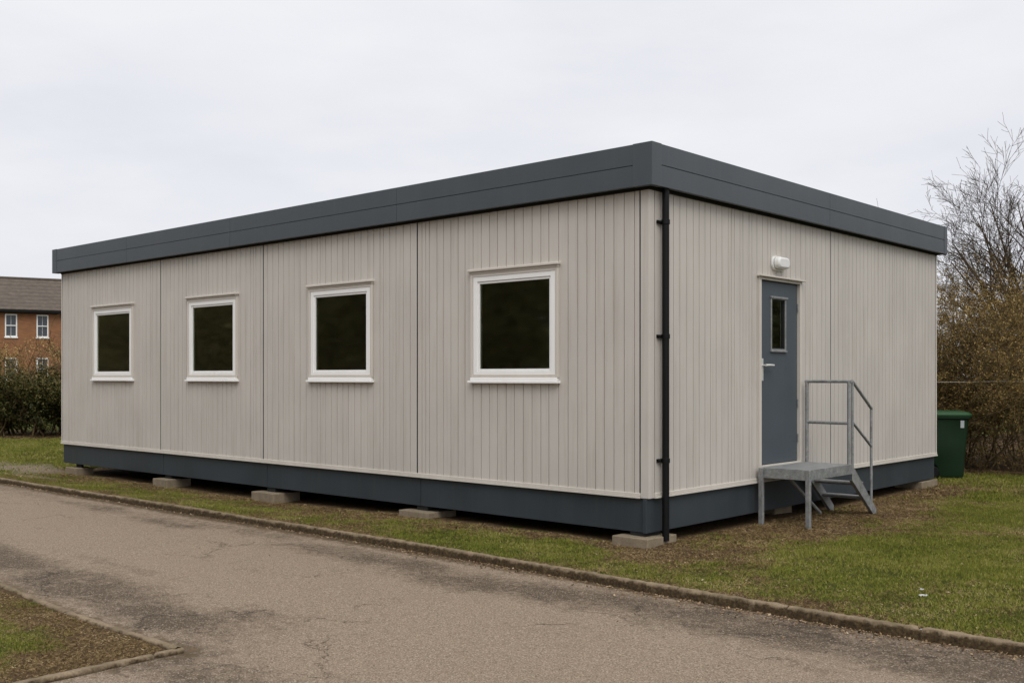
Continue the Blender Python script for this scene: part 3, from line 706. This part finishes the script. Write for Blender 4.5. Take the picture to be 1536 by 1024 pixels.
# ------------------------------------------------------------------ branching plants
def branches(seeds, k=4, spread=.6, nseg=5, wob=.16, up=.05, levels=3, kids=(5, 5, 4), ratio=(.6, .55, .5), rmin=.0015, r=random, stop=None):
    tubes = []; tips = []
    def grow(p, d, ln, rad, lv):
        ns = max(3, nseg-2*lv) if nseg > 6 else nseg; pts = [p.copy()]; rads = [rad]; d = d.normalized(); sl = ln/ns; q = p.copy()
        for i in range(ns):
            d = (d+Vector((r.gauss(0, wob), r.gauss(0, wob), r.gauss(0, wob)+up))).normalized(); q = q+d*sl
            if q.z < .02: q.z = .02
            pts.append(q.copy()); rads.append(max(rad*(1-.85*(i+1)/ns), rmin))
            if lv < levels:
                m = kids[lv]/ns; c = int(m)+(r.random() < m-int(m))
                if i >= (1 if lv == 0 else 0):
                    for _ in range(c):
                        ax = d.cross(Vector((r.gauss(0, 1), r.gauss(0, 1), r.gauss(0, 1)))).normalized()
                        nd = (Matrix.Rotation(r.uniform(.35, 1.0)*spread/.6, 3, ax) @ d)
                        grow(q-d*sl*r.random(), nd, ln*ratio[lv]*r.uniform(.6, 1.2)*(1-.35*i/ns), max(rads[-1]*.62, rmin), lv+1)
            if lv >= levels-1: tips.append(q.copy())
        tubes.append((pts, rads, lv))
    for p, d, ln, rad in seeds: grow(Vector(p), Vector(d), ln, rad, 0)
    V = []; F_ = []; off = 0
    for pts, rads, lv in tubes:
        kk = k if lv < 2 else 3; P = np.array([tuple(p) for p in pts]); R_ = np.array(rads); n = len(P)
        T = np.gradient(P, axis=0); T /= np.linalg.norm(T, axis=1)[:, None]+1e-9
        ref = np.array([.3, .9, .2]); A = np.cross(T, ref); A /= np.linalg.norm(A, axis=1)[:, None]+1e-9; B = np.cross(T, A)
        for j in range(kk):
            a = 2*PI*j/kk; V.append(P+(A*math.cos(a)+B*math.sin(a))*R_[:, None])
        i = np.arange(n-1)
        for j in range(kk):
            a = off+j*n; b_ = off+((j+1) % kk)*n; F_.append(np.stack([a+i, a+i+1, b_+i+1, b_+i], 1))
        off += n*kk
    return np.concatenate(V), np.concatenate(F_), np.array([tuple(t) for t in tips])
def leaves(P, size, el=.55, jit=.0):
    n = len(P); P = P+rng.normal(0, 1, (n, 3))*jit; s = size*rng.uniform(.6, 1.4, n)
    a = rng.normal(0, 1, (n, 3)); a /= np.linalg.norm(a, axis=1)[:, None]; c = np.cross(a, rng.normal(0, 1, (n, 3))); c /= np.linalg.norm(c, axis=1)[:, None]
    Q = np.empty((n, 4, 3), np.float32)
    Q[:, 0] = P-a*s[:, None]; Q[:, 1] = P-c*(s*el)[:, None]; Q[:, 2] = P+a*s[:, None]; Q[:, 3] = P+c*(s*el)[:, None]
    return Q.reshape(-1, 3), np.arange(n*4).reshape(-1, 4)
def foli(name, P, size, m, parent, el=.55, jit=0., bias=None):
    V, F_ = leaves(P, size, el, jit); r = rng.random(len(P)) if bias is None else np.clip(rng.random(len(P))*.75+bias, 0, 1)
    return mesh_np(name, V, F_, m, parent, {'rnd': np.repeat(r, 4)})

# brown thicket: one dense mass of bare stems
rt = random.Random(21); seeds = []
for i in range(190):
    lat = rt.uniform(5.4, 13.5); dep = 17.6+abs(rt.gauss(0, 1.5)); q = out(lat, dep)
    h = rt.uniform(2.1, 3.6)
    seeds.append(((q[0], q[1], 0), (rt.gauss(0, .35), rt.gauss(0, .35), 1), h, rt.uniform(.010, .024)))
V, F_, tips = branches(seeds, 4, .75, 6, .20, .05, 3, (12, 7, 3), (.42, .5, .6), .0024, rt)
th = tag(empty('thicket', (*out(8.5, 18.5), 0)), 'dense brown leafless thicket behind the cabin and green bin', 'thicket', kind='stuff')
tv = np.array([*out(8.5, 18.5), 0])
mesh_np('stems', V-tv, F_, M['twig'], th)
# last year's leaves and buds
tp = tips[rng.random(len(tips)) < np.clip(1.25-tips[:, 2]/3.6, .03, 1)]
lat_n = 190000; la = rng.uniform(5.2, 14, lat_n); de = 17.7+np.abs(rng.normal(0, 1.3, lat_n))
top = 2.75+1.1*fbm(la, de, .9, 201)+.35*(la-7)*(la > 7)*.25
zz = top*rng.random(lat_n)**.95; keepm = rng.random(lat_n) < np.clip(fbm(la*2.2, zz*2.2, 1.3, 203, 3)*2.4-.55, .16, 1)*np.clip((top-zz)/.8, .05, 1)
la, de, zz = la[keepm], de[keepm], zz[keepm]
P2 = np.stack([CAMX+FWD[0]*de+RGT[0]*la, CAMY+FWD[1]*de+RGT[1]*la, zz], 1)
PP = np.concatenate([tp, P2])-tv
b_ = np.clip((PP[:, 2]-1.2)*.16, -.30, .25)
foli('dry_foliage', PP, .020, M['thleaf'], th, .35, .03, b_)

# bare tree rising out of the thicket
def tree(name, loc, seeds, label, rr_, **kw):
    t = tag(empty(name, loc), label, 'tree')
    V, F_, tips = branches(seeds, r=random.Random(rr_), **kw); mesh_np('limbs', V, F_, M['bark'], t)
    return t, tips
q = out(10.55, 20.0)
D = Vector
rx, ry = RGT
def dirr(a, up_, dep=0): return (rx*a+FWD[0]*dep, ry*a+FWD[1]*dep, up_)
sd = []
rt2 = random.Random(5)
for a, u, ln in ((-.95, .8, 2.9), (-.9, .95, 3.2), (-.65, 1, 3.7), (-.45, 1.1, 3.8), (-.2, 1.2, 3.4), (0, 1.2, 3.5), (.25, 1.2, 3.6), (.5, 1, 3.6), (.85, .8, 3.6), (-.8, .75, 2.8), (-.78, .9, 3.4), (-.3, 1.2, 3.4), (-.62, 1.15, 3.6), (-.55, 1.2, 3.6)):
    z0 = rt2.uniform(.7, 1.7); sd.append(((rx*a*.12, ry*a*.12, z0), dirr(a, u, rt2.uniform(-.5, .5)), ln, rt2.uniform(.045, .07)))
bt, tips = tree('bare_tree', (q[0], q[1], 0), sd, 'tall bare wide spreading tree rising above the brown thicket at the right', 33, k=6, spread=.54, nseg=8, wob=.045, up=.03, levels=3, kids=(15, 8, 5), ratio=(.50, .45, .6), rmin=.0030)
tb = MB(); tb.tube([(0, 0, -.05), (.02, .01, .5), (0, 0, 1.0), (-.03, 0, 1.75)], [.24, .17, .15, .10], 12); tb.build('trunk', M['bark'], bt, 0, True)
# slimmer tree behind, hidden trunk
q2 = out(13.0, 25)
sd = [((0, 0, .9), (rt2.gauss(0, .55), rt2.gauss(0, .55), 1), rt2.uniform(2.9, 3.7), .05) for _ in range(11)]
b2, _ = tree('bare_tree', (q2[0], q2[1], 0), sd, 'slimmer bare tree farther back, half hidden behind the wide spreading tree', 35, k=5, spread=.5, nseg=7, wob=.045, up=.03, levels=3, kids=(15, 9, 5), ratio=(.45, .45, .6), rmin=.004)
MB().tube([(0, 0, -.05), (0, 0, 1.1)], [.2, .13], 12).build('trunk', M['bark'], b2, 0, True)

# left hedge
def hedge(name, lat0, lat1, dep, depth, h, n, label, seed, leafsize=.035, low=.35, mt='hedge', cat='hedge', stems=26, topn=.55, dens=1.0):
    c = out((lat0+lat1)/2, dep); t = tag(empty(name, (*c, 0)), label, cat); cv = np.array([*c, 0])
    r = random.Random(seed); sds = []
    for i in range(stems):
        l_ = r.uniform(lat0+.2, lat1-.2); d_ = dep+r.uniform(.3, depth-.3); qq = out(l_, d_)
        sds.append(((qq[0]-c[0], qq[1]-c[1], 0), (r.gauss(0, .5), r.gauss(0, .5), 1), h*r.uniform(.75, 1.15), r.uniform(.02, .045)))
    V, F_, tp = branches(sds, 4, .7, 6, .20, .03, 2, (8, 5), (.42, .5), .005, r); mesh_np('stems', V, F_, M['twig'], t)
    l_ = rng.uniform(lat0, lat1, n); u = rng.random(n); d_ = dep+depth*u
    edge = np.clip(np.minimum(l_-lat0, lat1-l_)/.8, 0, 1)**.5
    top = (h*(1-.16*(1-edge))+topn*(fbm(l_, d_, .9, seed, 4)-.5))
    front = .35*(fbm(l_, rng.uniform(0, 1, n)*0+3, 1.1, seed+2)-.5)
    z = low*fbm(l_, d_, 2.0, seed+5)+(top-.1)*rng.random(n)**.8
    # shells: bulge inwards at top and bottom, clumps with gaps
    cl = fbm(l_*1.0+z*.6, z+d_*.7, 2.3, seed+9, 3)
    kk = (z < top)&(rng.random(n) < np.clip((cl-.38)*5*dens, 0.03, 1))&(d_-dep > front+.28*(z/h)**3+.30*np.clip(.5-z, 0, 1))&(rng.random(n) < np.clip((top-z)/.35, .08, 1))&(rng.random(n) < np.clip(z/.75, .12, 1))
    l_, d_, z = l_[kk], d_[kk], z[kk]
    P = np.stack([CAMX+FWD[0]*d_+RGT[0]*l_, CAMY+FWD[1]*d_+RGT[1]*l_, z], 1)-cv
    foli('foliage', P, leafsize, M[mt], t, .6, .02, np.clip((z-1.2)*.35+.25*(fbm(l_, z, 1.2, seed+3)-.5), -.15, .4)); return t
hedge('hedge', -16.2, -9.5, 27.4, 2.1, 1.95, 230000, 'dark green rounded hedge with bare lower stems left of the cabin', 301, .030, .35, 'hedge', 'hedge', 40, 2.4, 1.0)
hedge('shrub', -16.4, -9.6, 29.4, 1.2, 2.75, 40000, 'thin brownish shrubs showing above the dark hedge in front of the brick house', 311, .022, .4, 'thleaf', 'shrub', 60, .9, .9)

# trees across the road behind the viewer (they show in the window panes)
for k, (cx_, w_, h_, lab) in enumerate(((-22, 11, 6.6, 'dark evergreen belt across the road, mirrored in the cabin windows'),)):
    pass
t = tag(empty('woodland', (-24, -20, 0)), 'dark evergreen belt across the road mirrored in the cabin windows', 'trees', kind='stuff')
n = 360000; xx = np.where(rng.random(n) < .85, rng.uniform(-62, 2, n), rng.uniform(-110, -62, n)); yy = rng.uniform(-22.5, -18.6, n); top = 6.2+2.6*(fbm(xx, yy, .45, 401)-.3); zz = top*rng.random(n)**.8
P = np.stack([xx+24, yy+20, zz], 1); foli('foliage', P, .11, M['conifer'], t, .5, .05)
rt3 = random.Random(9); sds = [((rt3.uniform(-36, 24), rt3.uniform(-1, 0), 0), (rt3.gauss(0, .3), rt3.gauss(0, .3), 1), rt3.uniform(7, 9.5), .12) for _ in range(26)]
V, F_, _ = branches(sds, 4, .6, 6, .12, .04, 2, (9, 6), (.4, .5), .012, rt3); mesh_np('limbs', V, F_, M['bark'], t)

c = out(19, 16.5); t = tag(empty('woodland', (*c, 0)), 'dark evergreen belt beyond the right of the lawn mirrored in the door pane', 'trees', kind='stuff')
n = 90000; la = rng.uniform(13.2, 26, n); de = rng.uniform(15.5, 18, n); zz = (4.2+1.6*fbm(la, de, .6, 403))*rng.random(n)**.85
P = np.stack([CAMX+FWD[0]*de+RGT[0]*la-c[0], CAMY+FWD[1]*de+RGT[1]*la-c[1], zz], 1); foli('foliage', P, .09, M['evergreen'], t, .5, .05)

# ------------------------------------------------------------------ brick house far left
hx, hy = -66.27, 20.55; hd = Vector((1.075, 3.536)).normalized(); ha = math.atan2(hd.y, hd.x)
hs = tag(empty('brick_house', (hx, hy, 0), ha), 'two storey orange brick house with brown tiled roof beyond the hedge', 'house')
fH = lambda u, d, z: (u, -d, z)      # local: wall runs along +X, faces -Y
U0, U1, EZ = -16.0, 16.0, 5.95
wins = [(.30+i*1.93, z) for i in range(-8, 8) for z in (.9+.45, 4.26)]
holes = [(u, u+.74, z, z+1.52) for u, z in wins]
b = MB(); us = sorted({U0, U1, *[h for q in holes for h in q[:2]]}); zs = sorted({-.2, EZ, *[h for q in holes for h in q[2:]]})
for a, c in zip(us, us[1:]):
    for e0, e1 in zip(zs, zs[1:]):
        if any(abs(a-h[0]) < 1e-6 and abs(c-h[1]) < 1e-6 and abs(e0-h[2]) < 1e-6 for h in holes): continue
        b.bm.faces.new([b.bm.verts.new(fH(*p)) for p in ((a, 0, e0), (c, 0, e0), (c, 0, e1), (a, 0, e1))])
bmesh.ops.remove_doubles(b.bm, verts=b.bm.verts, dist=1e-4)
b.box(U0+.01, U1-.01, -8.0, -.22, -.2, EZ, fH); b.build('wall', M['brick'], hs)
for (u0, u1, z0, z1) in holes:
    b = MB(); frame_bars(b, fH, u0, u1, z0, z1, .075, -.10, .01); b.box(u0+.08, u1-.08, -.09, .0, (z0+z1)/2-.03, (z0+z1)/2+.03, fH)
    b.box((u0+u1)/2-.008, (u0+u1)/2+.008, -.088, -.07, z0+.08, z1-.08, fH); b.box(u0-.05, u1+.05, -.05, .07, z0-.08, z0-.001, fH)
    w = b.build('window', M['upvc'], hs); MB().box(u0+.06, u1-.06, -.14, -.09, z0+.06, z1-.06, fH).build('pane', M['farglass'], w)
b = MB(); ez, rz_, wd = EZ+.02, 8.35, 8.0
b.prism([(.35, ez), (-wd/2, rz_), (-wd-.35, ez), (-wd-.35, ez+.14), (-wd/2, rz_+.16), (.35, ez+.14)], lambda d, z: fH(U0-.2, d, z), lambda d, z: fH(U1+.2, d, z))
rf = b.build('roof', M['tiles'], hs)
b = MB(); b.box(U0-.2, U1+.2, .35, .43, ez-.06, ez+.10, fH); b.box(U0-.1, U1+.1, .001, .3, ez-.1, ez-.06, fH); b.build('gutter', M['black'], hs)
b = MB(); b.tube([fH(U0-.2, -wd/2, rz_+.16), fH(U1+.2, -wd/2, rz_+.16)], .11, 8); b.build('ridge', M['tiles'], rf)

# ------------------------------------------------------------------ light
SUN_EL, SUN_AZ = math.radians(50), math.radians(-38)    # azimuth of the bright part of the cloud, from +X
w = bpy.data.worlds.new('World'); S.world = w; w.use_nodes = True; nt = w.node_tree; bg = nt.nodes['Background']
tc = N(nt, 'ShaderNodeTexCoord'); sp = N(nt, 'ShaderNodeSeparateXYZ'); L(nt, tc.outputs['Generated'], sp.inputs[0])
sky = N(nt, 'ShaderNodeTexSky'); sky.sky_type = 'NISHITA'; sky.sun_disc = False; sky.sun_elevation = SUN_EL; sky.sun_rotation = PI/2-SUN_AZ
base = ramp(nt, sp.outputs[2], [(0, (.86, .86, .885)), (.12, (.865, .865, .89)), (.36, (.865, .866, .893)), (.55, (1.25, 1.25, 1.26)), (.9, (1.75, 1.75, 1.74))])
mp = N(nt, 'ShaderNodeMapping'); mp.inputs['Scale'].default_value = (1.0, 1.0, 3.2); L(nt, tc.outputs['Generated'], mp.inputs['Vector'])
cl = noise(nt, mp.outputs[0], 1.9, 5, .5); cl2 = noise(nt, mp.outputs[0], 4.5, 6, .55)
c1 = mix(nt, grey(nt, cl, .36, .62, 0, .75), base, (.735, .745, .81), 'DARKEN')
c1 = mix(nt, grey(nt, cl2, .45, .7, 0, .35), c1, (.93, .93, .94), 'LIGHTEN')
c1 = mix(nt, .006, c1, sky.outputs[0])
L(nt, c1, bg.inputs['Color']); bg.inputs['Strength'].default_value = 1.0
ld = bpy.data.lights.new('sun', 'SUN'); lo = bpy.data.objects.new('sun', ld); C.objects.link(lo)
ld.energy = 1.5; ld.angle = math.radians(35); ld.color = (1, .965, .91)
dv = Vector((math.cos(SUN_EL)*math.cos(SUN_AZ), math.cos(SUN_EL)*math.sin(SUN_AZ), math.sin(SUN_EL)))
lo.rotation_euler = dv.to_track_quat('Z', 'Y').to_euler(); lo.location = (10, -10, 20)
S.view_settings.view_transform = 'Standard'; S.view_settings.look = 'None'; S.view_settings.gamma = 1; S.view_settings.exposure = 0
S.cycles.max_bounces = 6; S.cycles.transparent_max_bounces = 12; S.cycles.caustics_reflective = False; S.cycles.caustics_refractive = False
